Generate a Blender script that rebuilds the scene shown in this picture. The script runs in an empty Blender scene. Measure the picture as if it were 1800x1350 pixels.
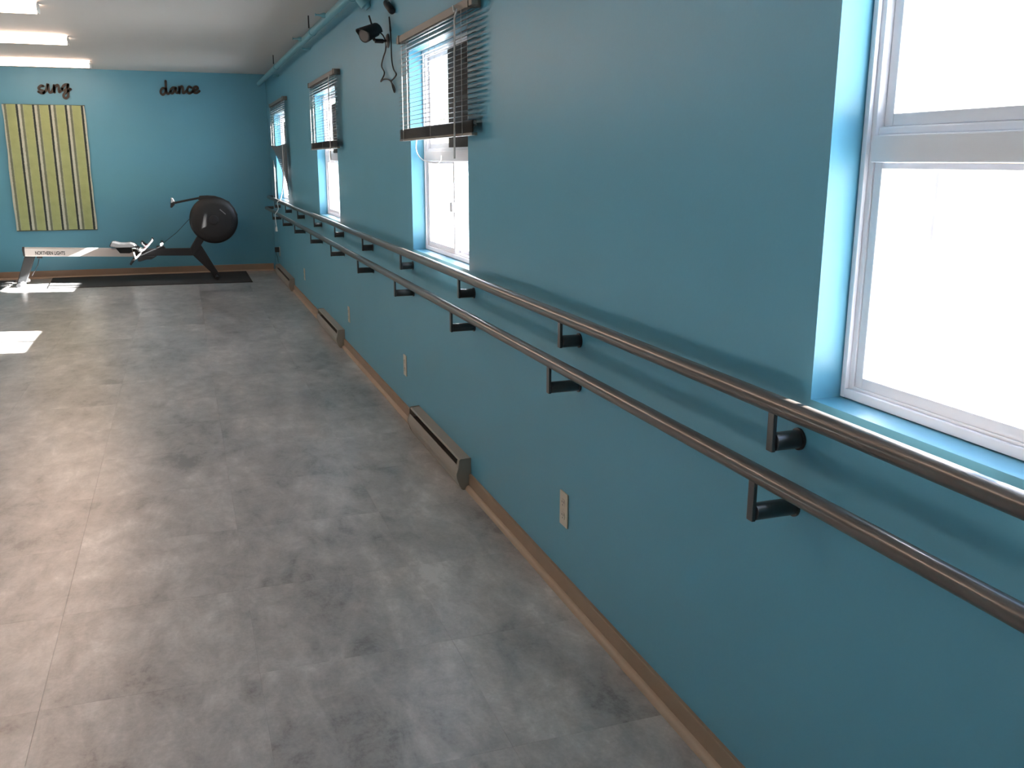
import bpy, bmesh, math, random
from mathutils import Vector, Matrix
random.seed(7)
sc = bpy.context.scene
COL = sc.collection

# ------------------------------------------------------------------ camera, sky, sun, exposure
cam_d = bpy.data.cameras.new('camera'); cam = bpy.data.objects.new('camera', cam_d); COL.objects.link(cam)
cam_d.sensor_fit = 'HORIZONTAL'; cam_d.sensor_width = 36.0; cam_d.lens = 36.0 * 1620.0 / 1800.0
cam_d.clip_start = 0.02; cam_d.clip_end = 500
R_ = Vector((0.94349514, -0.33138397, 0.00125705)); U_ = Vector((0.07679057, 0.22232007, 0.97194495)); F_ = Vector((0.32236645, 0.91692881, -0.23520507))
m = Matrix((R_, U_, -F_)).transposed().to_4x4(); m.translation = (0, 0, 1.55)
cam.matrix_world = m
sc.camera = cam

world = bpy.data.worlds.new('sky'); sc.world = world; world.use_nodes = True
wn = world.node_tree.nodes; wl = world.node_tree.links
wn.clear()
w_out = wn.new('ShaderNodeOutputWorld'); w_bg = wn.new('ShaderNodeBackground'); w_sky = wn.new('ShaderNodeTexSky')
w_sky.sky_type = 'NISHITA'; w_sky.sun_disc = False; w_sky.sun_elevation = math.radians(23); w_sky.sun_rotation = math.radians(100)
w_sky.air_density = 1.0; w_sky.dust_density = 1.0; w_sky.ozone_density = 1.0
w_bg.inputs['Strength'].default_value = 0.9
wl.new(w_sky.outputs[0], w_bg.inputs['Color']); wl.new(w_bg.outputs[0], w_out.inputs[0])

SUN_DIR = Vector((-1.0, 0.22, -0.43)).normalized()
sun_d = bpy.data.lights.new('sun', 'SUN'); sun_d.energy = 135; sun_d.angle = math.radians(0.6); sun_d.color = (1.0, 0.94, 0.88)
sun = bpy.data.objects.new('sun', sun_d); COL.objects.link(sun); sun.location = (8, 3, 6)
sun.rotation_euler = SUN_DIR.to_track_quat('-Z', 'Y').to_euler()
TUBE_STRENGTH = 11.0

vs = sc.view_settings; vs.view_transform = 'Standard'; vs.look = 'None'; vs.gamma = 1.0; vs.use_curve_mapping = False
vs.exposure = 0.78
sc.cycles.max_bounces = 10; sc.cycles.diffuse_bounces = 6; sc.cycles.glossy_bounces = 4; sc.cycles.transparent_max_bounces = 12
sc.cycles.sample_clamp_indirect = 12.0
sc.cycles.use_denoising = True

# ------------------------------------------------------------------ helpers
class G:
    """collects plain geometry in world coordinates; build() links it as ONE mesh object"""
    def __init__(s): s.v = []; s.f = []
    def add(s, vs_, fs):
        o = len(s.v); s.v += [tuple(p) for p in vs_]; s.f += [tuple(i + o for i in f) for f in fs]; return s
    def box(s, x0, x1, y0, y1, z0, z1):
        v = [(x, y, z) for x in (x0, x1) for y in (y0, y1) for z in (z0, z1)]
        return s.add(v, [(0, 1, 3, 2), (4, 6, 7, 5), (0, 4, 5, 1), (2, 3, 7, 6), (0, 2, 6, 4), (1, 5, 7, 3)])
    def prism(s, poly, axis, a0, a1):
        """poly: 2-D outline; axis 'y' -> (x,z) outline swept along y; 'x' -> (y,z); 'z' -> (x,y)"""
        n = len(poly)
        def P(p, a): return {'y': (p[0], a, p[1]), 'x': (a, p[0], p[1]), 'z': (p[0], p[1], a)}[axis]
        v = [P(p, a0) for p in poly] + [P(p, a1) for p in poly]
        return s.add(v, [tuple(range(n)), tuple(range(2 * n - 1, n - 1, -1))] + [(i, i + n, (i + 1) % n + n, (i + 1) % n) for i in range(n)])
    def tube(s, pts, r, n=8, closed=False, r1=None, cap=True):
        pts = [Vector(p) for p in pts]; k = len(pts); rings = []
        ref = None
        for i, p in enumerate(pts):
            if closed: t = pts[(i + 1) % k] - pts[i - 1]
            else: t = pts[min(i + 1, k - 1)] - pts[max(i - 1, 0)]
            t.normalize()
            if ref is None: ref = Vector((0, 0, 1)) if abs(t.z) < .9 else Vector((0, 1, 0))
            a = t.cross(ref)
            if a.length < 1e-4: a = t.orthogonal()
            a.normalize(); b = a.cross(t); ref = b.copy() if b.length > .5 else ref
            rr = r if r1 is None else r + (r1 - r) * i / max(1, k - 1)
            rings.append([p + (a * math.cos(2 * math.pi * j / n) + b * math.sin(2 * math.pi * j / n)) * rr for j in range(n)])
        v = [q for ring in rings for q in ring]; f = []
        for i in range(k if closed else k - 1):
            A, B = i * n, ((i + 1) % k) * n
            f += [(A + j, A + (j + 1) % n, B + (j + 1) % n, B + j) for j in range(n)]
        if not closed and cap: f += [tuple(range(n - 1, -1, -1)), tuple((k - 1) * n + j for j in range(n))]
        return s.add(v, f)
    def cyl(s, p0, p1, r, n=16, r1=None): return s.tube([p0, p1], r, n, r1=r1)
    def lathe(s, origin, axis, prof, n=32):
        """prof: (distance along axis, radius)"""
        axis = Vector(axis).normalized(); a = axis.orthogonal().normalized(); b = axis.cross(a); o = Vector(origin); v = []; f = []
        for d, r in prof:
            v += [o + axis * d + (a * math.cos(2 * math.pi * j / n) + b * math.sin(2 * math.pi * j / n)) * max(r, 1e-4) for j in range(n)]
        for i in range(len(prof) - 1):
            f += [(i * n + j, i * n + (j + 1) % n, (i + 1) * n + (j + 1) % n, (i + 1) * n + j) for j in range(n)]
        f += [tuple(range(n - 1, -1, -1)), tuple((len(prof) - 1) * n + j for j in range(n))]
        return s.add(v, f)
    def build(s, name, mat, parent=None, smooth=False, bevel=0.0, seg=2):
        me = bpy.data.meshes.new(name)
        off = Vector((0, 0, 0)); p = parent
        while p is not None: off += Vector(p.location); p = p.parent
        me.from_pydata([tuple(Vector(q) - off) for q in s.v], [], s.f); me.validate(); 
        bm = bmesh.new(); bm.from_mesh(me); bmesh.ops.recalc_face_normals(bm, faces=bm.faces)
        if bevel: bmesh.ops.bevel(bm, geom=[e for e in bm.edges if e.is_manifold and e.calc_face_angle(0) > .6], offset=bevel, segments=seg, affect='EDGES', profile=.6)
        bm.to_mesh(me); bm.free()
        if smooth:
            me.polygons.foreach_set('use_smooth', [True] * len(me.polygons)); me.set_sharp_from_angle(angle=math.radians(40))
        o = bpy.data.objects.new(name, me); COL.objects.link(o)
        if mat: me.materials.append(mat)
        if parent is not None: o.parent = parent
        return o

def tag(o, label=None, cat=None, group=None, kind=None):
    if label: o['label'] = label
    if cat: o['category'] = cat
    if group: o['group'] = group
    if kind: o['kind'] = kind
    return o
def thing(name, label, cat, loc=(0, 0, 0), group=None):
    o = bpy.data.objects.new(name, None); COL.objects.link(o); o.location = loc; o.empty_display_size = .1
    return tag(o, label, cat, group)
def struct(o): o['kind'] = 'structure'; return o
def dup(root, loc, label=None):
    r = root.copy(); COL.objects.link(r); r.location = loc
    if label: r['label'] = label
    for ch in list(root.children):
        c = ch.copy(); COL.objects.link(c); c.parent = r
        for g in ch.children:
            d = g.copy(); COL.objects.link(d); d.parent = c
    return r
def smooth_path(pts, per=6):
    P = [Vector(p) for p in pts]; out = []
    for i in range(len(P) - 1):
        p0 = P[max(i - 1, 0)]; p1 = P[i]; p2 = P[i + 1]; p3 = P[min(i + 2, len(P) - 1)]
        for k in range(per):
            t = k / per
            out.append(.5 * ((2 * p1) + (p2 - p0) * t + (2 * p0 - 5 * p1 + 4 * p2 - p3) * t * t + (3 * p1 - p0 - 3 * p2 + p3) * t ** 3))
    out.append(P[-1]); return out

# ------------------------------------------------------------------ materials
def mat(name, col, rough=.5, metal=0.0, var=0.0, vscale=6.0, bump=0.0, bscale=120.0, spec=.5, emit=None, estr=0.0, coat=0.0):
    m_ = bpy.data.materials.new(name); m_.use_nodes = True; nt = m_.node_tree; b = nt.nodes['Principled BSDF']
    b.inputs['Base Color'].default_value = (*col, 1); b.inputs['Roughness'].default_value = rough; b.inputs['Metallic'].default_value = metal
    b.inputs['Specular IOR Level'].default_value = spec; b.inputs['Coat Weight'].default_value = coat; b.inputs['Coat Roughness'].default_value = .14
    tc = nt.nodes.new('ShaderNodeTexCoord')
    if var:
        n = nt.nodes.new('ShaderNodeTexNoise'); n.inputs['Scale'].default_value = vscale; n.inputs['Detail'].default_value = 4
        rp = nt.nodes.new('ShaderNodeMapRange'); rp.inputs['To Min'].default_value = 1 - var; rp.inputs['To Max'].default_value = 1 + var
        mx = nt.nodes.new('ShaderNodeVectorMath'); mx.operation = 'SCALE'; mx.inputs[0].default_value = col
        nt.links.new(tc.outputs['Object'], n.inputs['Vector']); nt.links.new(n.outputs['Fac'], rp.inputs['Value'])
        nt.links.new(rp.outputs[0], mx.inputs['Scale']); nt.links.new(mx.outputs[0], b.inputs['Base Color'])
    if bump:
        n = nt.nodes.new('ShaderNodeTexNoise'); n.inputs['Scale'].default_value = bscale; n.inputs['Detail'].default_value = 3
        bp = nt.nodes.new('ShaderNodeBump'); bp.inputs['Strength'].default_value = bump; bp.inputs['Distance'].default_value = .002
        nt.links.new(tc.outputs['Object'], n.inputs['Vector']); nt.links.new(n.outputs['Fac'], bp.inputs['Height']); nt.links.new(bp.outputs[0], b.inputs['Normal'])
    if emit: b.inputs['Emission Color'].default_value = (*emit, 1); b.inputs['Emission Strength'].default_value = estr
    return m_

M = {}
M['teal'] = mat('teal_paint', (.102, .322, .440), .42, var=.05, vscale=2.5, bump=.12, bscale=90)
M['ceiling'] = mat('ceiling_paint', (.49, .48, .465), .7, var=.03, vscale=1.5, bump=.2, bscale=60)
M['base'] = mat('tan_baseboard', (.30, .20, .135), .5, var=.08, vscale=8)
M['shoe'] = mat('tan_shoe_molding', (.40, .29, .21), .5, var=.1, vscale=10)
M['vinyl'] = mat('white_vinyl', (.80, .79, .84), .35, var=.03, vscale=12)
M['rail'] = mat('bronze_rail', (.105, .087, .078), .38, metal=.5, var=.03, vscale=25, coat=.6)
M['bracket'] = mat('dark_bracket', (.055, .052, .052), .34, metal=.5, var=.1, vscale=40, coat=.5)
M['heater'] = mat('beige_heater', (.29, .26, .222), .42, var=.05, vscale=6)
M['heater_dark'] = mat('heater_slot', (.02, .018, .016), .6, var=.1)
M['plate'] = mat('ivory_plate', (.60, .52, .42), .4, var=.04)
M['hole'] = mat('dark_hole', (.02, .02, .02), .6, var=.1)
M['black'] = mat('black_plastic', (.011, .012, .014), .55, var=.2, vscale=30)
M['black_gloss'] = mat('black_gloss', (.012, .012, .013), .5, var=.2, vscale=20)
M['rubber'] = mat('black_rubber', (.020, .020, .021), .75, var=.25, vscale=30, bump=.5, bscale=200)
M['silver'] = mat('silver_beam', (.62, .58, .56), .38, metal=.35, var=.04, vscale=10)
M['chrome'] = mat('pale_plastic', (.75, .75, .76), .3, var=.05)
M['greyplastic'] = mat('grey_plastic', (.22, .21, .22), .45, var=.1)
M['red'] = mat('dull_red', (.25, .06, .07), .6, var=.1)
M['slat'] = mat('slat_enamel', (.085, .080, .078), .38, var=.1, vscale=15)
M['headrail'] = mat('headrail_enamel', (.17, .155, .135), .45, var=.05)
M['cord'] = mat('white_cord', (.70, .69, .68), .6, var=.05)
M['wand'] = mat('clear_wand', (.62, .60, .58), .25, var=.05)
M['board'] = mat('dark_board', (.028, .022, .021), .75, var=.25, vscale=8)
M['words'] = mat('word_metal', (.030, .024, .018), .55, var=.2, vscale=30)
M['tube_house'] = mat('fixture_enamel', (.75, .74, .72), .4, var=.02)
M['tube'] = mat('lit_diffuser', (.9, .88, .85), .4, emit=(1.0, .69, .52), estr=TUBE_STRENGTH)
M['ground'] = mat('snowy_ground', (.40, .41, .43), .8, var=.05, vscale=.3, bump=.3, bscale=3)
M['lens'] = mat('lens_glass', (.18, .16, .15), .15, var=.05)
M['pipe'] = mat('painted_pipe', (.135, .34, .41), .4, var=.06, vscale=12)
M['sash_dark'] = mat('grey_weatherstrip', (.05, .05, .07), .6, var=.08)

# glass: clear sheet with a Fresnel reflection
g_ = bpy.data.materials.new('window_glass'); g_.use_nodes = True; nt = g_.node_tree; nt.nodes.clear()
o_ = nt.nodes.new('ShaderNodeOutputMaterial'); mxs = nt.nodes.new('ShaderNodeMixShader'); tr = nt.nodes.new('ShaderNodeBsdfTransparent'); gl = nt.nodes.new('ShaderNodeBsdfGlossy')
lw = nt.nodes.new('ShaderNodeLayerWeight'); pw = nt.nodes.new('ShaderNodeMath'); mu = nt.nodes.new('ShaderNodeMath'); lw.inputs['Blend'].default_value = .5
pw.operation = 'POWER'; pw.inputs[1].default_value = 5.0; mu.operation = 'MULTIPLY_ADD'; mu.inputs[1].default_value = .80; mu.inputs[2].default_value = .035
nt.links.new(lw.outputs['Facing'], pw.inputs[0]); nt.links.new(pw.outputs[0], mu.inputs[0])
tr.inputs[0].default_value = (.96, .98, .985, 1); gl.inputs['Roughness'].default_value = .02
nt.links.new(mu.outputs[0], mxs.inputs[0]); nt.links.new(tr.outputs[0], mxs.inputs[1]); nt.links.new(gl.outputs[0], mxs.inputs[2]); nt.links.new(mxs.outputs[0], o_.inputs[0])
M['glass'] = g_

# floor tile: clouded stone print, shifted from tile to tile
def tile_material():
    m_ = bpy.data.materials.new('clouded_vinyl_tile'); m_.use_nodes = True; nt = m_.node_tree; b = nt.nodes['Principled BSDF']
    geo = nt.nodes.new('ShaderNodeNewGeometry'); oi = nt.nodes.new('ShaderNodeObjectInfo')
    sh = nt.nodes.new('ShaderNodeVectorMath'); sh.operation = 'SCALE'; sh.inputs[0].default_value = (3.1, 1.7, 5.3)
    nt.links.new(oi.outputs['Random'], sh.inputs['Scale'])
    ad = nt.nodes.new('ShaderNodeVectorMath'); ad.operation = 'ADD'
    nt.links.new(geo.outputs['Position'], ad.inputs[0]); nt.links.new(sh.outputs[0], ad.inputs[1])
    def noise(vec, scale, detail, rough=.6, dist=0.0, stretch=None):
        n = nt.nodes.new('ShaderNodeTexNoise'); n.inputs['Scale'].default_value = scale; n.inputs['Detail'].default_value = detail; n.inputs['Roughness'].default_value = rough; n.inputs['Distortion'].default_value = dist
        if stretch:
            mp = nt.nodes.new('ShaderNodeMapping'); mp.inputs['Scale'].default_value = stretch; nt.links.new(vec, mp.inputs['Vector']); vec = mp.outputs[0]
        nt.links.new(vec, n.inputs['Vector']); return n.outputs['Fac']
    P = geo.outputs['Position']; T = ad.outputs[0]
    def mix(a, c, f):
        x = nt.nodes.new('ShaderNodeMix'); x.data_type = 'FLOAT'; x.inputs[0].default_value = f
        nt.links.new(a, x.inputs[2]); nt.links.new(c, x.inputs[3]); return x.outputs[0]
    big = noise(P, 1.3, 3, .55, .5, (1.3, .8, 1))
    mid = noise(T, 3.0, 5, .62, .8, (1.5, .75, 1))
    strk = noise(T, 5.5, 7, .72, .5, (1.7, .7, 1))
    strk2 = noise(P, 7.5, 6, .72, .4, (1.3, .9, 1))
    fine = noise(P, 70, 3, .6)
    v = mix(mix(mix(big, mid, .5), mix(strk, strk2, .45), .47), fine, .07)
    cr = nt.nodes.new('ShaderNodeValToRGB'); nt.links.new(v, cr.inputs[0])
    e = cr.color_ramp.elements
    e[0].position = .41; e[0].color = (.125, .121, .120, 1)
    e[1].position = .595; e[1].color = (.60, .578, .562, 1)
    x = e.new(.455); x.color = (.255, .246, .243, 1)
    x = e.new(.51); x.color = (.36, .345, .338, 1)
    x = e.new(.56); x.color = (.475, .455, .443, 1)
    nt.links.new(cr.outputs[0], b.inputs['Base Color'])
    rr = nt.nodes.new('ShaderNodeMapRange'); rr.inputs['To Min'].default_value = .48; rr.inputs['To Max'].default_value = .56
    nt.links.new(v, rr.inputs['Value']); nt.links.new(rr.outputs[0], b.inputs['Roughness'])
    bp = nt.nodes.new('ShaderNodeBump'); bp.inputs['Strength'].default_value = .08; bp.inputs['Distance'].default_value = .002
    nt.links.new(fine, bp.inputs['Height']); nt.links.new(bp.outputs[0], b.inputs['Normal'])
    b.inputs['Specular IOR Level'].default_value = .6; b.inputs['Coat Weight'].default_value = 1.0; b.inputs['Coat Roughness'].default_value = .30; b.inputs['Coat IOR'].default_value = 1.6
    return m_
M['tile'] = tile_material()
M['joint'] = mat('tile_joint', (.22, .212, .205), .8, var=.1)

def rug_material(x0, width):
    m_ = bpy.data.materials.new('striped_rug'); m_.use_nodes = True; nt = m_.node_tree; b = nt.nodes['Principled BSDF']
    tc = nt.nodes.new('ShaderNodeTexCoord'); sx = nt.nodes.new('ShaderNodeSeparateXYZ')
    nz = nt.nodes.new('ShaderNodeTexNoise'); nz.inputs['Scale'].default_value = 120
    nt.links.new(tc.outputs['Object'], sx.inputs[0]); nt.links.new(tc.outputs['Object'], nz.inputs['Vector'])
    def math_(op, a, c, d=None):
        n = nt.nodes.new('ShaderNodeMath'); n.operation = op
        for i, q in enumerate((a, c)):
            if isinstance(q, float): n.inputs[i].default_value = q
            else: nt.links.new(q, n.inputs[i])
        return n.outputs[0]
    jit = math_('MULTIPLY', math_('SUBTRACT', nz.outputs['Fac'], .5), .012)
    u = math_('DIVIDE', math_('ADD', math_('SUBTRACT', sx.outputs['X'], x0), jit), width)
    ph = math_('FRACT', math_('DIVIDE', math_('ADD', math_('MULTIPLY', u, 785.0), 10.0), 156.0), 0.0)
    cr = nt.nodes.new('ShaderNodeValToRGB'); cr.color_ramp.interpolation = 'CONSTANT'; nt.links.new(ph, cr.inputs[0])
    stops = [(0, (.50, .54, .46)), (.16, (.17, .20, .15)), (.30, (.40, .45, .28)), (.335, (.36, .42, .20)), (.83, (.40, .45, .28)), (.865, (.045, .06, .055))]
    e = cr.color_ramp.elements
    e[0].position = 0; e[0].color = (*stops[0][1], 1); e[1].position = stops[1][0]; e[1].color = (*stops[1][1], 1)
    for p_, c_ in stops[2:]:
        q = e.new(p_); q.color = (*c_, 1)
    n2 = nt.nodes.new('ShaderNodeTexNoise'); n2.inputs['Scale'].default_value = 9; n2.inputs['Detail'].default_value = 6
    nt.links.new(tc.outputs['Object'], n2.inputs['Vector'])
    mr = nt.nodes.new('ShaderNodeMapRange'); mr.inputs['To Min'].default_value = .82; mr.inputs['To Max'].default_value = 1.18; nt.links.new(n2.outputs['Fac'], mr.inputs['Value'])
    vm = nt.nodes.new('ShaderNodeVectorMath'); vm.operation = 'SCALE'; nt.links.new(cr.outputs[0], vm.inputs[0]); nt.links.new(mr.outputs[0], vm.inputs['Scale'])
    nt.links.new(vm.outputs[0], b.inputs['Base Color']); b.inputs['Roughness'].default_value = .95; b.inputs['Specular IOR Level'].default_value = .1
    bp = nt.nodes.new('ShaderNodeBump'); bp.inputs['Strength'].default_value = .7; bp.inputs['Distance'].default_value = .006
    nt.links.new(nz.outputs['Fac'], bp.inputs['Height']); nt.links.new(bp.outputs[0], b.inputs['Normal'])
    return m_
SING={
 's':[[(-1.583, 2.485), (-1.609, 2.49), (-1.638, 2.466), (-1.637, 2.448), (-1.615, 2.434), (-1.587, 2.424), (-1.579, 2.413), (-1.595, 2.399), (-1.622, 2.4), (-1.647, 2.413)]],
 'i':[[(-1.589, 2.4), (-1.563, 2.424), (-1.548, 2.453), (-1.529, 2.513), (-1.526, 2.475), (-1.524, 2.425), (-1.514, 2.407), (-1.493, 2.417), (-1.471, 2.452), (-1.459, 2.477)]],
 'n':[[(-1.457, 2.498), (-1.459, 2.452), (-1.46, 2.41)], [(-1.459, 2.433), (-1.438, 2.487), (-1.412, 2.503), (-1.404, 2.479), (-1.406, 2.435), (-1.4, 2.414), (-1.381, 2.429), (-1.363, 2.458)]],
 'g':[[(-1.288, 2.513), (-1.325, 2.51), (-1.354, 2.483), (-1.362, 2.451), (-1.344, 2.436), (-1.315, 2.459), (-1.289, 2.51)], [(-1.289, 2.51), (-1.294, 2.456), (-1.297, 2.403), (-1.307, 2.358), (-1.333, 2.339), (-1.354, 2.354), (-1.353, 2.385), (-1.326, 2.414), (-1.294, 2.431), (-1.264, 2.457)]],
}
DANCE={
 'd':[[(-0.099, 2.492), (-0.134, 2.495), (-0.159, 2.458), (-0.156, 2.426), (-0.133, 2.412), (-0.103, 2.443), (-0.093, 2.492)], [(-0.087, 2.588), (-0.089, 2.517), (-0.088, 2.452), (-0.072, 2.424), (-0.047, 2.44), (-0.031, 2.461)]],
 'a':[[(0.035, 2.504), (-0.001, 2.507), (-0.03, 2.478), (-0.033, 2.441), (-0.011, 2.433), (0.015, 2.466), (0.035, 2.504)], [(0.035, 2.504), (0.033, 2.455), (0.049, 2.439), (0.067, 2.451)]],
 'n':[[(0.078, 2.515), (0.078, 2.472), (0.076, 2.437)], [(0.078, 2.472), (0.096, 2.513), (0.121, 2.522), (0.125, 2.481), (0.124, 2.44), (0.156, 2.456), (0.178, 2.479)]],
 'c':[[(0.233, 2.513), (0.206, 2.524), (0.183, 2.491), (0.184, 2.45), (0.207, 2.438), (0.241, 2.456)]],
 'e':[[(0.25, 2.468), (0.292, 2.484), (0.318, 2.507), (0.303, 2.527), (0.27, 2.514), (0.255, 2.476), (0.265, 2.452), (0.297, 2.445), (0.336, 2.47)]],
}

# ------------------------------------------------------------------ room shell
W = 1.219; YF = 13.83; XL = -6.0; YB = -5.0; ZC = 2.714; WT = .17
Z0, Z1 = 1.062, 2.13
OPEN = [(-3.25, -2.12), (.43, 1.567), (4.062, 5.160), (7.745, 8.930), (11.62, 12.885)]     # window openings along the right wall

floor = struct(G().box(XL - .15, W + WT, YB - .15, YF + .15, -.12, -.004).build('floor', M['joint']))
xs = [W - .001, .735, .115]
while xs[-1] - .62 > XL: xs.append(xs[-1] - .62)
xs.append(XL + .001)
ys = [YF - .001]; y = 3.91 + .61 * 16
while y > .2: ys.append(y); y -= .61
tile_mesh = {}
for i in range(len(xs) - 1):
    for j in range(len(ys) - 1):
        w, d = xs[i] - xs[i + 1], ys[j] - ys[j + 1]
        key = (round(w, 4), round(d, 4))
        if key not in tile_mesh:
            t = G().box(-w / 2 + .0002, w / 2 - .0002, -d / 2 + .0002, d / 2 - .0002, -.004, 0).build('tile', M['tile'], None, bevel=.0003, seg=1)
            tile_mesh[key] = t.data
        else:
            t = bpy.data.objects.new('tile', tile_mesh[key]); COL.objects.link(t)
        t.parent = floor; t.location = ((xs[i] + xs[i + 1]) / 2, (ys[j] + ys[j + 1]) / 2, 0)
tag(G().box(XL + .001, W - .001, YB, ys[-1], -.004, 0).build('tile_field', M['tile'], floor), kind='stuff')

struct(G().box(XL - .15, W + WT, YB - .15, YF + .15, ZC, ZC + .1).build('ceiling', M['ceiling']))
g = G()
edges = [YB] + [e for o in OPEN for e in o] + [YF]
for k in range(0, len(edges), 2): g.box(W, W + WT, edges[k], edges[k + 1], 0, ZC)
for a, b in OPEN:
    g.box(W, W + WT, a, b, 0, Z0); g.box(W, W + WT, a, b, Z1, ZC)
wall_right = struct(g.build('wall_right', M['teal']))
struct(G().box(XL, W + WT, YF, YF + .15, 0, ZC).build('wall_far', M['teal']))
struct(G().box(XL - .15, XL, YB, YF, 0, ZC).build('wall_left', M['teal']))
struct(G().box(XL, W + WT, YB - .15, YB, 0, ZC).build('wall_back', M['teal']))

HEAT = [(4.06, 5.10), (7.75, 8.98), (11.45, 13.20)]
segs = [(YB, HEAT[0][0]), (HEAT[0][1], HEAT[1][0]), (HEAT[1][1], HEAT[2][0]), (HEAT[2][1], YF)]
quarter = lambda cx_, s: [(cx_, 0.0)] + [(cx_ + s * .019 * math.cos(t), .022 * math.sin(t)) for t in [math.pi / 2 * k / 5 for k in range(6)]]
for k, (a, b) in enumerate(segs):
    bb = struct(G().prism([(W, 0), (W - .012, 0), (W - .012, .074), (W - .010, .078), (W, .078)], 'y', a + .001, b - .001).build('baseboard_right', M['base']))
    q = G().prism(quarter(W - .0121, -1), 'y', a + .001, b - .001).build('shoe_molding', M['shoe'], bb, smooth=True)
bb = struct(G().prism([(YF, 0), (YF - .012, 0), (YF - .012, .098), (YF - .010, .102), (YF, .102)], 'x', XL + .001, W - .035).build('baseboard_far', M['base']))
G().prism(quarter(YF - .0121, -1), 'x', XL + .001, W - .035).build('shoe_molding', M['shoe'], bb, smooth=True)

struct(G().box(W + WT + .02, 90, -70, 90, -.75, -.55).build('ground_outside', M['ground']))

# ------------------------------------------------------------------ windows
def ring(g, x0, x1, y0, y1, z0, z1, w, wb=None, wt=None):
    wb = wb or w; wt = wt or w
    g.box(x0, x1, y0, y0 + w, z0, z1); g.box(x0, x1, y1 - w, y1, z0, z1)
    g.box(x0, x1, y0 + w, y1 - w, z0, z0 + wb); g.box(x0, x1, y0 + w, y1 - w, z1 - wt, z1)
def window(n, y0, y1, dark):
    X0 = W + .070; X1 = X0 + .085; ym = (y0 + y1) / 2; e = .002
    y0 += e; y1 -= e; z0 = Z0 + e; z1 = Z1 - e
    g = G(); ring(g, X0 + .012, X1, y0, y1, z0, z1, .026)
    # thin inner lip that steps toward the room
    ring(g, X0 + .002, X0 + .012, y0, y1, z0, z1, .014, .020, .014)
    fr = struct(g.build('window_%d' % n, M['vinyl'], None, bevel=.002, seg=2))
    G().box(X0 + .004, X1 - .006, y0 + .026, y1 - .026, 1.548, 1.600).build('transom', M['vinyl'], fr, bevel=.003)
    G().box(X0 + .018, X1 - .010, y0 + .026, y1 - .026, 1.600, 1.616).build('transom_ledge', M['vinyl'], fr, bevel=.003)
    g = G(); ring(g, X0 + .030, X1 - .012, y0 + .0265, y1 - .0265, 1.617, z1 - .0265, .024)
    up = g.build('upper_sash', M['vinyl'], fr, bevel=.002)
    G().box(X0 + .050, X0 + .054, y0 + .0505, y1 - .0505, 1.6415, z1 - .051).build('upper_pane', M['glass'], up)
    # two sliding lower sashes, the far one on the room side
    for nm, a, b, xa in (('sliding_sash', ym - .018, y1 - .0265, X0 + .016), ('fixed_sash', y0 + .0265, ym + .018, X0 + .044)):
        g = G(); ring(g, xa, xa + .026, a, b, 1.0885, 1.5475, .022, .024, .012)
        s = g.build(nm, M['vinyl'], fr, bevel=.002)
        G().box(xa + .011, xa + .015, a + .0225, b - .0225, 1.113, 1.535).build('pane', M['glass'], s)
        G().box(xa + .0255, xa + .0268, a + .021, a + .0245, 1.114, 1.534).build('weatherstrip', M['sash_dark'], s)
    G().box(X0 + .002, X0 + .016, ym - .017, ym + .030, 1.295, 1.345).build('latch', M['vinyl'], fr, bevel=.004)
    # outer screen frame seen through the glass
    g = G(); ring(g, X1 + .004, X1 + .014, y0 + .05, ym, 1.09, 1.545, .018); g.box(X1 + .004, X1 + .014, y1 - .122, y1 - .104, 1.09, 1.545)
    g.build('screen_frame', M['sash_dark'], fr)
    if dark:
        G().box(X0 + .018, X0 + .026, y0 + .030, ym + (.085, .20, .33)[n - 2], 1.6165, 2.09 if n == 2 else 2.03).build('dark_panel', M['board'], fr)['label'] = 'dark board over half of the upper pane'
    return fr
for n, (a, b) in enumerate(OPEN[1:] + OPEN[:1]): window(n + 1, a, b, 0 < n < 4)

# ------------------------------------------------------------------ barres on the wall
def barre(name, label, xr, zr, rr, zb, rb):
    t = thing(name, label, 'handrail', (W, 0, zr), 'barres along the window wall')
    G().tube([(xr, YB + .4, zr), (xr, 13.62, zr), (xr + .006, 13.655, zr), (xr + .022, 13.68, zr), (W - .002, 13.69, zr)], rr, 20).build('rail', M['rail'], t, smooth=True)
    proto = None
    for y in (-.8, .395, 1.595, 2.785, 3.99, 5.18, 6.37, 7.6, 8.85, 10.15, 11.36, 12.68):
        if proto is None:
            b = G().cyl((xr + .004, y, zb), (W - .005, y, zb), rb, 24).build('bracket', M['bracket'], t, smooth=True, bevel=.0015)
            u = G().box(xr - .006, xr + .0035, y - .011, y + .011, zb - rb, zr - rr + .004).build('upright', M['bracket'], b, bevel=.002)
            f = G().cyl((W - .005, y, zb), (W - .0004, y, zb), rb + .004, 24).build('flange', M['bracket'], b, smooth=True)
            proto = (b, u, f, y)
        else:
            b0, u0, f0, yy = proto
            b = b0.copy(); COL.objects.link(b); b.location = (0, y - yy, 0)
            for q in (u0, f0):
                c = q.copy(); COL.objects.link(c); c.parent = b
    return t
barre('wall_barre', 'upper bronze barre just below the window sills, on short stub brackets', 1.149, 1.0516, .0211, .967, .0205)
barre('wall_barre', 'lower bronze barre standing farther off the wall on long stub brackets', 1.111, .9030, .0200, .813, .0195)

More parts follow.
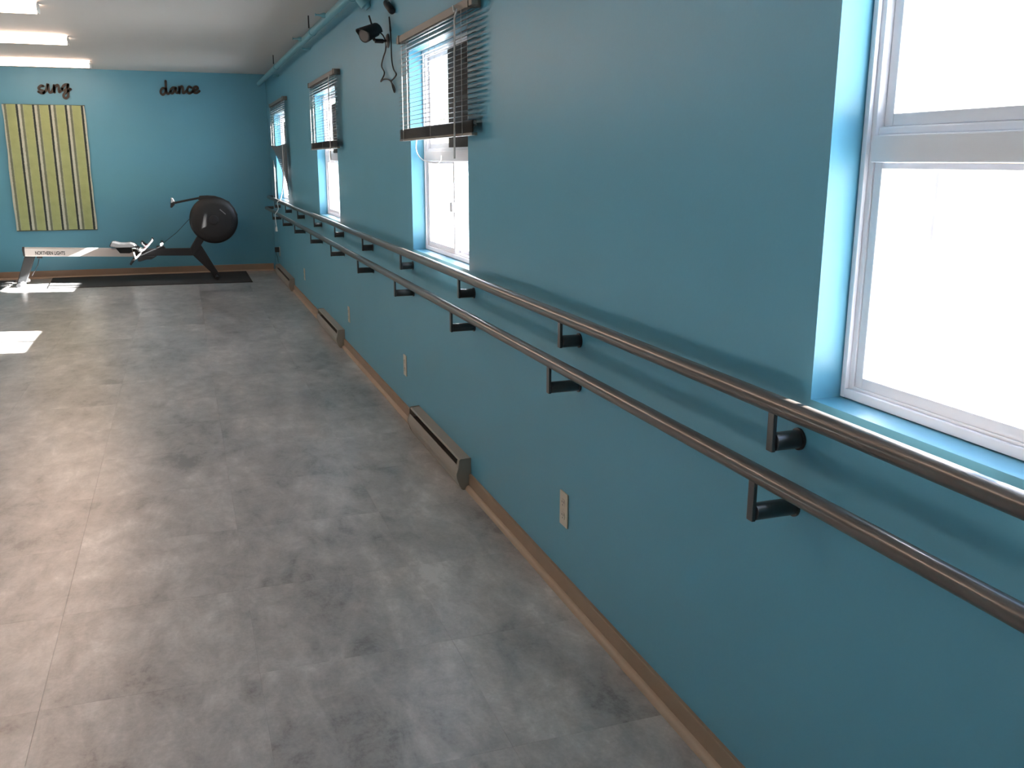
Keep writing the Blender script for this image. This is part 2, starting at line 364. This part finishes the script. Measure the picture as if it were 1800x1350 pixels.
# ------------------------------------------------------------------ baseboard heaters
def heater(y0, y1, label):
    t = thing('baseboard_heater', label, 'heater', (W - .035, (y0 + y1) / 2, 0), 'baseboard heaters along the window wall')
    back = [(W - .001, .012), (W - .012, .012), (W - .012, .128), (W - .050, .136), (W - .057, .146), (W - .052, .153), (W - .001, .156)]
    G().prism(back, 'y', y0 + .004, y1 - .004).build('top_hood', M['heater'], t)
    front = [(W - .046, .004), (W - .056, .022), (W - .070, .062), (W - .071, .080), (W - .062, .112), (W - .058, .114), (W - .064, .080), (W - .063, .062), (W - .049, .022), (W - .042, .006)]
    G().prism(front, 'y', y0 + .004, y1 - .004).build('front_cover', M['heater'], t)
    G().box(W - .050, W - .0125, y0 + .02, y1 - .02, .03, .100).build('fin_core', M['heater_dark'], t)
    G().box(W - .050, W - .0125, y0 + .004, y1 - .004, .004, .0115).build('bottom_pan', M['heater'], t)
    cap = [(W - .001, 0), (W - .044, 0), (W - .058, .020), (W - .073, .062), (W - .074, .082), (W - .062, .118), (W - .060, .150), (W - .054, .157), (W - .001, .159)]
    for a in (y0, y1 - .004): G().prism(cap, 'y', a, a + .004).build('end_cap', M['heater'], t)
    G().prism([(W - .066, .108), (W - .058, .150), (W - .050, .150), (W - .056, .108)], 'y', y0 + .0045, y0 + .035).build('slot_clip', M['heater'], t)
heater(*HEAT[0], 'beige baseboard heater nearest the camera, between the near outlet plates')
heater(*HEAT[1], 'middle beige baseboard heater, below the second window from the far wall')
heater(*HEAT[2], 'farthest beige baseboard heater, in the corner by the black mat')

# ------------------------------------------------------------------ outlet plates
def outlet(y, label, z=.328):
    t = thing('wall_outlet', label, 'outlet', (W, y, z), 'ivory outlets on the window wall')
    pl = G().box(W - .006, W - .0003, y - .035, y + .035, z - .0645, z + .0645).build('cover_plate', M['plate'], t, bevel=.002)
    for s in (-1, 1):
        zz = z + s * .0245
        oc = [(y + .017 * math.cos(a) * 1.0, zz + max(-.0135, min(.0135, .0175 * math.sin(a)))) for a in [2 * math.pi * k / 20 for k in range(20)]]
        r = G().prism(oc, 'x', W - .0085, W - .0061).build('receptacle', M['plate'], t)
        g = G()
        for dy, hh in ((-.0064, .0042), (.0064, .0034)): g.box(W - .0090, W - .0086, y + dy - .0014, y + dy + .0014, zz + .004 - hh, zz + .004 + hh)
        g.cyl((W - .0090, y, zz - .0075), (W - .0086, y, zz - .0075), .0025, 10)
        g.build('slots', M['hole'], r)
    G().cyl((W - .0072, y, z), (W - .0061, y, z), .003, 10).build('screw', M['plate'], t)
    return t
outlet(2.890, 'ivory outlet plate nearest the camera, before the near heater')
outlet(5.440, 'ivory outlet plate just past the far end of the near heater')
outlet(7.485, 'ivory outlet plate just before the middle heater')
outlet(10.39, 'ivory outlet plate between the middle heater and the farthest heater')
outlet(13.13, 'ivory outlet plate in the far corner with a black adapter plugged in', .335)
t = thing('power_adapter', 'small black adapter plugged into the outlet in the far corner', 'adapter', (W, 13.13, .34))
G().box(W - .066, W - .0095, 13.100, 13.160, .325, .392).build('body', M['black'], t, bevel=.004)
G().tube(smooth_path([(W - .05, 13.13, .326), (W - .048, 13.13, .29), (W - .035, 13.135, .25), (W - .03, 13.14, .18)]), .003, 6).build('cable', M['black'], t, smooth=True)

# ------------------------------------------------------------------ mini blinds hung outside three of the openings
XB = W - .040
def slat_geo(g, y0, y1, z, tilt):
    n = 4; w = .0125; prof = []
    for k in range(n + 1):
        u = -1 + 2 * k / n
        prof.append((XB + u * w * math.cos(tilt), z + u * w * math.sin(tilt) + .0022 * (1 - u * u)))
    top = [(x, q + .0004) for x, q in prof]; poly = prof + top[::-1]
    return g.prism(poly, 'y', y0, y1)
def blind(label, y0, y1, ztop, zbot, nstack, tilt, tangled=False):
    t = thing('window_blind', label, 'blind', (W, (y0 + y1) / 2, ztop), 'raised mini blinds over the windows')
    hr = G().box(XB - .014, XB + .014, y0 - .015, y1 + .015, ztop - .034, ztop).build('headrail', M['headrail'], t, bevel=.002)
    for y in (y0 + .04, y1 - .04): G().box(XB - .018, W - .0005, y - .012, y + .012, ztop - .038, ztop + .004).build('mounting_bracket', M['headrail'], t)
    zs0 = ztop - .052; zs1 = zbot + nstack * .0034 + .014
    n = int((zs0 - zs1) / .0215)
    proto = slat_geo(G(), y0, y1, zs0, tilt).build('slat', M['slat'], t, smooth=True)
    zl = [zs0 - (zs0 - zs1) * k / n for k in range(1, n + 1)]
    if not tangled: zl += [zbot + .014 + .0034 * k for k in range(nstack)]
    for z in zl:
        c = proto.copy(); COL.objects.link(c); c.location = (0, random.uniform(-.004, .004), z - zs0); c.rotation_euler = (random.uniform(-.0006, .0006), 0, 0)
    lad = (y0 + .14, (y0 + y1) / 2, y1 - .10)
    for y in lad:
        g = G()
        for dx in (-.0135, .0135): g.cyl((XB + dx, y, zbot), (XB + dx, y, ztop - .03), .0009, 5)
        g.build('ladder_cord', M['cord'], t)
    if not tangled:
        G().box(XB - .0125, XB + .0125, y0, y1, zbot, zbot + .0115).build('bottom_rail', M['headrail'], t, bevel=.002)
    return t, zs1
# near blind (second window)
t, _ = blind('raised mini blind nearest the camera, with a long clear wand', 3.83, 5.205, 2.200, 1.655, 14, .26)
G().tube([(XB - .022, 4.00, 2.175), (XB - .030, 4.01, 2.14), (XB - .032, 4.03, 1.56)], .0042, 6).build('wand', M['wand'], t, smooth=True)
G().tube(smooth_path([(XB - .016, 4.06, 2.18), (XB - .030, 4.03, 2.19), (XB - .036, 4.0, 2.165)]), .004, 6).build('wand_hook', M['cord'], t, smooth=True)
G().tube(smooth_path([(XB + .0, 4.86, 1.665), (XB + .012, 4.92, 1.60), (XB + .016, 4.80, 1.555), (XB + .018, 4.55, 1.540), (XB + .018, 4.46, 1.550), (XB + .018, 4.44, 1.575)]), .0028, 6).build('lift_cord', M['cord'], t, smooth=True)
# middle blind (third window)
t, _ = blind('raised mini blind on the middle window, thick taupe bottom stack', 7.43, 8.965, 2.232, 1.645, 14, .24)
G().tube([(XB - .022, 7.60, 2.20), (XB - .030, 7.61, 2.16), (XB - .032, 7.64, 1.56)], .0042, 6).build('wand', M['wand'], t, smooth=True)
G().tube(smooth_path([(XB + .0, 7.9, 1.65), (XB + .012, 8.0, 1.50), (XB + .016, 8.02, 1.36), (XB + .018, 7.92, 1.28), (XB + .018, 7.82, 1.29)]), .0028, 6).build('lift_cord', M['cord'], t, smooth=True)
# far blind, broken
t, zt = blind('broken mini blind by the far corner, its lower slats tangled and sagging', 11.20, 12.93, 2.262, 1.700, 3, .12, True)
for k in range(28):
    f = k / 27.0
    z_near = 1.735 - f * .60; ln = 1.74 * (1 - f) ** 1.6 + .05
    pts = []
    for j in range(7):
        u = j / 6.0
        pts.append((XB + .003 * math.sin(5 * f + 4 * u), 11.205 + ln * u, z_near - .016 * math.sin(math.pi * u) + .012 * u * math.sin(9 * f)))
    g = G(); v = []
    for j, (x, y, z) in enumerate(pts):
        tw = -1.18 + .25 * math.sin(6.0 * f + j) * f; c_, s_ = .0125 * math.cos(tw), .0125 * math.sin(tw)
        v += [(x - c_, y, z - s_), (x + c_, y, z + s_), (x + c_ + .0004, y, z + s_ + .0003), (x - c_ + .0004, y, z - s_ + .0003)]
    fs = [(0, 3, 2, 1), (24, 25, 26, 27)]
    for j in range(6):
        a = 4 * j; fs += [(a + q, a + (q + 1) % 4, a + 4 + (q + 1) % 4, a + 4 + q) for q in range(4)]
    g.add(v, fs); g.build('slat', M['slat'], t)
for dx in (-.0135, .0135): G().cyl((XB + dx, 11.34, 1.16), (XB + dx, 11.34, 1.74), .0009, 5).build('ladder_cord', M['cord'], t)
for k in range(9):
    y_ = 12.925 - .026 * k; zt_ = 1.55 - .012 * k + .02 * math.sin(2.3 * k); zb_ = 1.02 + .035 * math.sin(1.9 * k) + (.0 if k < 6 else .12 * (k - 5)); dx_ = .006 * math.sin(3.1 * k)
    g = G(); v = []
    for z_, sh_ in ((zb_, .012 * math.sin(k)), ((zb_ + zt_) / 2, .008), (zt_, 0)):
        v += [(XB + dx_ - .003, y_ - .013 + sh_, z_), (XB + dx_ + .003, y_ + .013 + sh_, z_), (XB + dx_ + .0036, y_ + .013 + sh_, z_), (XB + dx_ - .0024, y_ - .013 + sh_, z_)]
    fs = [(0, 3, 2, 1), (8, 9, 10, 11)]
    for j in (0, 4): fs += [(j + q, j + (q + 1) % 4, j + 4 + (q + 1) % 4, j + 4 + q) for q in range(4)]
    g.add(v, fs).build('hanging_slat', M['slat'], t)
G().tube(smooth_path([(XB - .014, 11.50, 1.73), (XB - .016, 11.52, 1.45), (XB - .022, 11.72, 1.20), (W - .072, 11.92, 1.080), (W - .105, 11.95, 1.05), (W - .100, 11.96, .97), (W - .118, 11.98, .93), (W - .140, 11.98, .89), (W - .135, 11.95, .76)]), .005, 6).build('pull_cord', M['cord'], t, smooth=True)
G().lathe((W - .135, 11.95, .755), (0, 0, -1), [(0, .007), (.02, .013), (.06, .016), (.065, .008)], 12).build('cord_tassel', M['cord'], t, smooth=True)

# ------------------------------------------------------------------ security camera and its lead
yc = 5.67
t = thing('security_camera', 'small black security camera with antenna, on the wall beside the near blind', 'camera', (W, yc, 2.237))
G().lathe((W - .0004, yc, 2.237), (-1, 0, 0), [(0, .040), (.005, .040), (.011, .034), (.013, .012)], 28).build('base_plate', M['bracket'], t, smooth=True)
a = G().tube(smooth_path([(W - .013, yc, 2.237), (W - .04, yc, 2.233), (W - .062, yc, 2.233)], 3), .008, 10).build('arm', M['black'], t, smooth=True)
G().cyl((W - .030, yc, 2.234), (W - .082, yc, 2.234), .0125, 12).build('arm_joint', M['black'], a, smooth=True, bevel=.003)
axis = Vector((-.75, -.55, -.30)).normalized(); c0 = Vector((1.150, 5.70, 2.290))
G().lathe(c0, axis, [(-.012, .014), (-.006, .028), (.045, .034), (.09, .041), (.105, .042)], 24).build('housing', M['black'], t, smooth=True)
G().lathe(c0 + axis * .1035, axis, [(0, .034), (.003, .034), (.004, .014)], 24).build('lens', M['lens'], t, smooth=True)
side = axis.cross(Vector((0, 0, 1))).normalized(); up = side.cross(axis)
g = G(); n = 9; v = []
for k in range(2):
    for rr in (.043, .047):
        for j in range(n):
            ph = math.radians(-10 + 200 * j / (n - 1)); d = (-.01, .145 - .050 * (1 - max(0, math.sin(ph))))[k]
            v.append(c0 + axis * d + side * math.cos(ph) * rr + up * math.sin(ph) * rr)
fs = []
for j in range(n - 1):
    fs += [(j, j + 1, 2 * n + j + 1, 2 * n + j), (n + j, 3 * n + j, 3 * n + j + 1, n + j + 1), (j, n + j, n + j + 1, j + 1), (2 * n + j, 2 * n + j + 1, 3 * n + j + 1, 3 * n + j)]
fs += [(0, 2 * n, 3 * n, n), (n - 1, 2 * n - 1, 4 * n - 1, 3 * n - 1)]
g.add(v, fs).build('sun_visor', M['black'], t, smooth=True)
G().tube([(1.128, 5.70, 2.30), (1.120, yc, 2.33), (1.108, yc, 2.372)], .005, 8).build('antenna', M['black'], t, smooth=True)
G().tube(smooth_path([(W - .080, yc + .002, 2.236), (W - .088, 5.675, 2.250), (W - .092, 5.682, 2.262)], 3), .009, 8).build('neck', M['black'], a, smooth=True)
xw = W - .012
lead = [(1.160, 5.70, 2.295), (1.19, 5.69, 2.27), (xw, 5.70, 2.235), (xw, 5.70, 2.19), (xw, 5.772, 2.155), (xw, 5.83, 2.11), (xw, 5.755, 2.062), (xw, 5.87, 2.024), (xw, 5.78, 2.03), (xw, 5.66, 2.02), (xw, 5.57, 1.998), (xw, 5.520, 1.955), (xw, 5.49, 1.935), (xw, 5.478, 1.950), (xw, 5.51, 1.975), (xw, 5.57, 2.000), (xw, 5.50, 2.012), (xw, 5.43, 2.03), (xw, 5.50, 2.065), (xw, 5.54, 2.12), (xw, 5.545, 2.21), (xw, 5.555, 2.28)]
G().tube(smooth_path(lead, 7), .0042, 7).build('lead', M['black'], t, smooth=True)
G().tube([(xw, 5.553, 2.275), (xw, 5.562, 2.315), (xw, 5.578, 2.357)], .0062, 8, r1=.004).build('plug', M['black'], t, smooth=True)
t = thing('power_adapter', 'black adapter hanging on its cord near the ceiling, above the security camera', 'adapter', (W - .02, 5.53, 2.41))
p0, p1 = Vector((W - .022, 5.60, 2.435)), Vector((W - .022, 5.44, 2.365))
ax = (p1 - p0).normalized()
G().lathe(p0, ax, [(0, .012), (.006, .019), (.03, .0205), (.13, .0205), (.162, .019), (.170, .012)], 16).build('body', M['black'], t, smooth=True)
G().tube(smooth_path([(W - .022, 5.545, 2.43), (W - .02, 5.54, 2.47), (W - .018, 5.54, 2.55), (W - .016, 5.53, 2.70)]), .0036, 7).build('cord', M['black'], t, smooth=True)

# ------------------------------------------------------------------ sprinkler pipe under the ceiling
XP, ZP = 1.128, 2.588
t = thing('sprinkler_pipe', 'teal-painted sprinkler pipe along the ceiling edge above the windows', 'pipe', (XP, 9.8, ZP))
G().cyl((XP, 4.4, ZP), (XP, YF - .001, ZP), .029, 18).build('pipe_run', M['pipe'], t, smooth=True)
tee = G().lathe((XP, 6.18, ZP), (0, 1, 0), [(0, .034), (.002, .047), (.03, .047), (.032, .040), (.12, .040), (.122, .047), (.15, .047), (.152, .034)], 20).build('tee_fitting', M['pipe'], t, smooth=True)
G().lathe((XP + .02, 6.20, ZP - .02), (.6, -.15, -.75), [(0, .035), (.05, .040), (.075, .040), (.082, .026), (.10, .024)], 16).build('outlet_boss', M['pipe'], tee, smooth=True)
for y in (7.3, 8.75):
    h = G().lathe((XP - .024, y, ZP + .004), (-1, 0, .02), [(0, .016), (.012, .020), (.030, .014), (.042, .007), (.075, .005)], 12).build('sprinkler_head', M['pipe'], t, smooth=True)
    G().lathe((XP - .098, y, ZP + .0055), (-1, 0, 0), [(0, .013), (.003, .013)], 12).build('deflector', M['pipe'], h)
for y in (8.2, 11.3):
    G().tube([(XP - .03, y, ZC - .001), (XP - .03, y, ZP + .028)], .0055, 8).build('hanger_rod', M['black'], t, smooth=True)
    G().lathe((XP, y - .012, ZP), (0, 1, 0), [(0, .0295), (.001, .034), (.023, .034), (.024, .0295)], 18).build('clamp', M['pipe'], t, smooth=True)
for y in (9.1, 12.0):
    G().box(XP + .018, W - .0005, y - .015, y + .015, ZP - .045, ZP - .028).build('wall_bracket', M['pipe'], t, bevel=.002)

# ------------------------------------------------------------------ ceiling lights
LX1, LX0 = -.92, -2.14
def light(y, label, cover=False):
    t = thing('ceiling_light', label, 'light', ((LX0 + LX1) / 2, y, ZC), 'fluorescent ceiling lights')
    w = .105
    G().prism([(y - .028, ZC - .0005), (y - .028, ZC - .010), (y + .028, ZC - .010), (y + .028, ZC - .0005)], 'x', LX0 + .004, LX1 - .004).build('housing', M['tube_house'], t)
    G().prism([(y - w + .075, ZC - .0105), (y - w + .004, ZC - .036), (y - w + .004, ZC - .056), (y - w + .024, ZC - .070), (y + w - .024, ZC - .070), (y + w - .004, ZC - .056), (y + w - .004, ZC - .036), (y + w - .075, ZC - .0105)], 'x', LX0 + .022, LX1 - .022).build('diffuser', M['tube'], t)
    cap = [(y - w + .05, ZC - .0005), (y - w, ZC - .030), (y - w + .004, ZC - .058), (y - w + .042, ZC - .074), (y + w - .042, ZC - .074), (y + w - .004, ZC - .058), (y + w, ZC - .030), (y + w - .05, ZC - .0005)]
    for a in (LX0, LX1 - .0035): G().prism(cap, 'x', a, a + .0035).build('end_cap', M['tube_house'], t)
    return t
light(12.78, 'lit fluorescent ceiling light closest to the far wall')
light(10.34, 'lit fluorescent ceiling light in the middle of the three')
light(8.26, 'lit fluorescent ceiling light at the top left edge of the photo')
for y in (6.10, 3.95): light(y, 'lit fluorescent ceiling light of the same row, outside the photo, %s' % {6.10: 'nearest the visible three', 3.95: 'nearest the camera'}[y])

# ------------------------------------------------------------------ far wall: words and striped rug
def word(name, label, letters, r):
    xs_ = [p[0] for st in letters.values() for s in st for p in s]; zs_ = [p[1] for st in letters.values() for s in st for p in s]
    t = thing(name, label, 'sign', (sum(xs_) / len(xs_), YF - .012, min(zs_)))
    for ch, strokes in letters.items():
        g = G()
        for s in strokes:
            pts = smooth_path([(x, YF - .016, z) for x, z in s], 5); n = len(pts); v = []; f = []
            for i, p in enumerate(pts):
                tn = (pts[min(i + 1, n - 1)] - pts[max(i - 1, 0)]).normalized(); nm = Vector((-tn.z, 0, tn.x)) * r
                for dy in (-.006, .006):
                    v += [(p.x + nm.x, p.y + dy, p.z + nm.z), (p.x - nm.x, p.y + dy, p.z - nm.z)]
            for i in range(n - 1):
                a = 4 * i; b = a + 4
                f += [(a, a + 1, b + 1, b), (a + 2, b + 2, b + 3, a + 3), (a, b, b + 2, a + 2), (a + 1, a + 3, b + 3, b + 1)]
            f += [(0, 2, 3, 1), (4 * n - 4, 4 * n - 3, 4 * n - 1, 4 * n - 2)]
            g.add(v, f)
            for q in (pts[0], pts[-1]): g.cyl((q.x, q.y - .006, q.z), (q.x, q.y + .006, q.z), r, 12)
        g.cyl((strokes[0][1][0], YF - .010, strokes[0][1][1]), (strokes[0][1][0], YF - .0003, strokes[0][1][1]), .006, 6)
        g.build('letter', M['words'], t)
word('wall_word', 'dark script word "sing" on the far wall above the striped rug', SING, .0150)
word('wall_word', 'dark script word "dance" on the far wall above the rowing machine', DANCE, .0155)

rx0, rx1, rz0, rz1 = -2.088, -1.120, .645, 2.250
g = G()
nx, nz = 24, 36
def rp(i, j, y):
    u, w_ = i / nx, j / nz
    wob = .004 * math.sin(9 * w_ + 1) + .003 * math.sin(23 * w_)
    return (rx0 + (rx1 - rx0) * u + wob - .012 * (1 - w_) * (1 - u), y - .010 * math.sin(3.1 * u) * math.sin(3.1 * w_) - .004 * math.sin(17 * u), rz0 + (rz1 - rz0) * w_ + .003 * math.sin(11 * u))
v = [rp(i, j, YF - .030) for j in range(nz + 1) for i in range(nx + 1)] + [(rp(i, j, 0)[0], YF - .004, rp(i, j, 0)[2]) for j in range(nz + 1) for i in range(nx + 1)]
o = (nx + 1) * (nz + 1); f = []
for j in range(nz):
    for i in range(nx):
        a = j * (nx + 1) + i; f += [(a, a + 1, a + nx + 2, a + nx + 1), (o + a, o + a + nx + 1, o + a + nx + 2, o + a + 1)]
for i in range(nx):
    a = i; f.append((a, o + a, o + a + 1, a + 1)); a = nz * (nx + 1) + i; f.append((a, a + 1, o + a + 1, o + a))
for j in range(nz):
    a = j * (nx + 1); b = a + nx + 1; f.append((a, b, o + b, o + a)); a += nx; b += nx; f.append((a, o + a, o + b, b))
rug_root = thing('wall_rug', 'green, white and grey striped rug hung upright on the far wall', 'rug', (rx0, YF - .03, rz0))
g.add(v, f).build('pile', rug_material(0.0, rx1 - rx0), rug_root, smooth=True)
re_ = mat('rug_edge', (.10, .12, .09), .95, var=.2, vscale=60)
G().box(rx0 - .006, rx1 + .004, YF - .0235, YF - .0045, rz0 - .010, rz0 + .002).build('bound_edge', re_, rug_root)
G().box(rx0, rx1 + .004, YF - .0235, YF - .0045, rz1 - .002, rz1 + .006).build('bound_edge', re_, rug_root)

# ------------------------------------------------------------------ rowing machine
def mats_(poly, label):
    o = G().prism(poly, 'z', .0003, .008).build('floor_mat', M['rubber'], None, bevel=.002, seg=1); return tag(o, label, 'mat')
mats_([(-1.66, 12.66), (.792, 12.50), (.79, 13.785), (-1.73, 13.785)], 'long black rubber mat under the rowing machine')
mats_([(-3.3, 12.62), (-2.178, 12.60), (-2.150, 13.66), (-3.3, 13.70)], 'second black mat, cut off by the left edge of the photo, beside the rower')

YR = 13.12
t = thing('rowing_machine', 'black and silver rowing machine with round flywheel, below the striped rug', 'rowing machine', (-.6, YR, 0))
# silver monorail: body with a proud top running track
bm_ = [(-1.926, .470), (-1.928, .371), (-.640, .324), (-.622, .420)]
rb = G().prism(bm_, 'y', YR - .038, YR + .038).build('monorail', M['silver'], t, bevel=.004)
G().prism([(-1.926, .4705), (-.622, .4205), (-.622, .430), (-1.926, .482)], 'y', YR - .026, YR + .026).build('track', M['chrome'], rb)
G().prism([(-1.9265, .366), (-1.9265, .480), (-1.950, .486), (-1.956, .455), (-1.946, .370)], 'y', YR - .042, YR + .042).build('end_stop', M['black'], rb, bevel=.004)
txt = bpy.data.curves.new('lettering', 'FONT'); txt.body = 'NORTHERN LIGHTS'; txt.size = .062; txt.extrude = .0004; txt.offset = .0018; txt.space_character = 1.0
tob = bpy.data.objects.new('lettering_tmp', txt); COL.objects.link(tob)
me = bpy.data.meshes.new_from_object(tob.evaluated_get(bpy.context.evaluated_depsgraph_get())); bpy.data.objects.remove(tob)
wx = max(q.co.x for q in me.vertices); sx_ = .345 / wx
rot = math.atan2(-.047, 1.288)
me.transform(Matrix.Translation((-1.812 + .6, -.0388, .388)) @ Matrix.Rotation(-rot, 4, 'Y') @ Matrix.Rotation(math.pi / 2, 4, 'X') @ Matrix.Diagonal((sx_, 1, 1, 1)))
lo = bpy.data.objects.new('lettering', me); COL.objects.link(lo); me.materials.append(M['hole']); lo.parent = rb; lo['label'] = 'dark lettering NORTHERN LIGHTS'
# rear leg, foot and caster
rl = G().prism([(-1.937, .371), (-1.815, .366), (-1.955, .030), (-1.985, .012), (-2.055, .012), (-2.060, .030)], 'y', YR - .030, YR + .030).build('rear_leg', M['black'], t, bevel=.008)
G().tube([(-2.012, YR - .24, .026), (-2.012, YR + .24, .026)], .0255, 12).build('rear_foot', M['black'], rl, smooth=True)
for s in (-1, 1): G().cyl((-1.962, YR + s * .20 - .012, .040), (-1.962, YR + s * .20 + .012, .040), .030, 16).build('caster_wheel', M['chrome'], rl, smooth=True, bevel=.003)
lk = G().box(-1.800, -1.740, YR - .03, YR + .03, .338, .362).build('fold_latch', M['black'], t, bevel=.005)
G().tube([(-1.775, YR, .338), (-1.80, YR, .25), (-1.88, YR, .12)], .004, 6).build('latch_cable', M['black'], lk, smooth=True)
# front beam, neck, fan leg
G().prism([(-.660, .424), (.062, .413), (.082, .317), (-.400, .330), (-.655, .328)], 'y', YR - .045, YR + .045).build('front_beam', M['black'], t, bevel=.006)
G().prism([(.150, .570), (.240, .520), (.190, .449), (.106, .330), (.070, .316), (.050, .410)], 'y', YR - .050, YR + .050).build('neck', M['black'], t, bevel=.008)
fl = G().prism([(.187, .462), (.396, .060), (.404, .020), (.318, .014), (.292, .085), (.070, .330), (.100, .420)], 'y', YR - .040, YR + .040).build('front_leg', M['black'], t, bevel=.008)
G().tube([(.362, YR - .29, .031), (.362, YR + .29, .031)], .022, 12).build('front_foot', M['black'], fl, smooth=True)
# flywheel housing: dished drum, perforated cover, shroud, centre cap
cx_, cz_ = .379, .780
drum = G().lathe((cx_, YR + .10, cz_), (0, -1, 0), [(0, .23), (.004, .285), (.03, .308), (.13, .310), (.15, .304), (.168, .285), (.178, .24), (.182, .21), (.180, .06), (.178, .03)], 72).build('flywheel_housing', M['black_gloss'], t, smooth=True)
g = G()
for k in range(60):
    a = 2 * math.pi * k / 60
    for r0, r1 in ((.225, .280),):
        da = .020
        yv = YR - .0835
        g.add([(cx_ + r0 * math.cos(a - da), yv + .0005, cz_ + r0 * math.sin(a - da)), (cx_ + r0 * math.cos(a + da), yv + .0005, cz_ + r0 * math.sin(a + da)), (cx_ + r1 * math.cos(a + da * .8), yv + .018, cz_ + r1 * math.sin(a + da * .8)), (cx_ + r1 * math.cos(a - da * .8), yv + .018, cz_ + r1 * math.sin(a - da * .8))], [(0, 1, 2, 3)])
tag(g.build('vent_slots', M['rubber'], drum), kind='stuff')
G().lathe((cx_, YR - .0815, cz_), (0, -1, 0), [(0, .062), (.006, .060), (.010, .045)], 32).build('hub_cap', M['black'], drum, smooth=True)
G().prism([(cx_ + .080, cz_ + .135), (cx_ + .150, cz_ + .070), (cx_ + .158, cz_ + .078), (cx_ + .088, cz_ + .145)], 'y', YR - .0835, YR - .0815).build('badge', M['greyplastic'], drum)
sh = [(.195, 1.050), (.220, 1.096), (.320, 1.100), (.415, 1.094), (.500, 1.062), (.590, 1.018), (.650, .935), (.692, .835), (.655, .845), (.600, .93), (.500, 1.01), (.380, 1.04), (.280, 1.02)]
G().prism(sh, 'y', YR - .052, YR + .052).build('shroud', M['black_gloss'], t, bevel=.006)
# monitor on its arm
arm = G().tube([(.225, YR, 1.070), (.06, YR, 1.040), (-.100, YR, 1.008)], .0145, 10).build('monitor_arm', M['black'], t, smooth=True)
G().prism([(-.140, 1.072), (-.116, 1.074), (-.092, 1.022), (-.098, .985), (-.134, .948), (-.154, .952)], 'y', YR - .075, YR + .075).build('monitor', M['black'], arm, bevel=.006)
# seat
st = G().prism([(-.932, .468), (-.915, .512), (-.895, .528), (-.868, .524), (-.803, .507), (-.740, .505), (-.680, .512), (-.640, .498), (-.604, .462), (-.618, .448), (-.84, .450)], 'y', YR - .145, YR + .145).build('seat', M['black_gloss'], t, bevel=.014, seg=3)
G().prism([(-.868, .4495), (-.672, .4445), (-.664, .388), (-.700, .372), (-.815, .376)], 'y', YR - .060, YR + .060).build('carriage', M['black'], st, bevel=.004)
# foot rests either side of the beam
def footrest(s):
    y0, y1 = (YR + s * .065, YR + s * .175)
    y0, y1 = min(y0, y1), max(y0, y1)
    f = G().prism([(-.412, .548), (-.402, .532), (-.448, .478), (-.600, .326), (-.694, .229), (-.708, .243), (-.612, .342), (-.462, .492)], 'y', y0, y1).build('footrest', M['greyplastic'], t, bevel=.003)
    G().prism([(-.425, .548), (-.410, .560), (-.395, .535), (-.415, .515)], 'y', y0 + .01, y1 - .01).build('toe_cap', M['black'], f, bevel=.004)
    G().prism([(-.705, .247), (-.690, .225), (-.640, .285), (-.668, .300)], 'y', y0 - .004, y1 + .004).build('heel_cup', M['black'], f, bevel=.004)
    g = G()
    for k in range(2):
        c = (-.555 + .065 * k, .392 + .062 * k)
        g.tube([(c[0], y0 - .004, c[1]), (c[0] - .045, y0 + .010, c[1] + .045), (c[0] - .052, (y0 + y1) / 2, c[1] + .054), (c[0] - .045, y1 - .010, c[1] + .045), (c[0], y1 + .004, c[1])], .012, 6)
    g.build('strap', M['black'], f, smooth=True)
    G().prism([(-.580, .425), (-.545, .405), (-.530, .420), (-.565, .440)], 'y', y0 - .010, y0 - .002).build('buckle', M['chrome'], f)
    G().prism([(-.650, .395), (-.638, .398), (-.615, .312), (-.630, .308)], 'y', y0 - .010, y0 - .002).build('strap_tail', M['cord'], f)
    G().prism([(-.515, .470), (-.475, .480), (-.480, .452), (-.510, .440)], 'y', y0 - .006, y0 - .001).build('heel_tab', M['red'], f)
footrest(-1); footrest(1)
G().prism([(-.610, .327), (-.610, .266), (-.581, .261), (-.500, .283), (-.439, .286), (-.380, .318), (-.37, .3275)], 'y', YR - .062, YR + .062).build('foot_mount', M['black'], t, bevel=.004)
# pull handle in its rest, chain to the drum
hr_ = G().prism([(-.372, .4205), (-.366, .452), (-.318, .458), (-.276, .452), (-.254, .419)], 'y', YR - .040, YR + .040).build('handle_rest', M['black'], t, bevel=.005)
hd = G().tube([(-.300, YR - .21, .486), (-.296, YR - .05, .484), (-.296, YR + .05, .484), (-.300, YR + .21, .486)], .021, 12).build('handle', M['black'], t, smooth=True)
G().box(-.314, -.296, YR - .228, YR - .2105, .472, .500).build('grip_end', M['chrome'], hd)
G().tube([(-.276, YR, .49), (-.10, YR, .624), (.075, YR, .80)], .0035, 6).build('chain', M['black'], t, smooth=True)
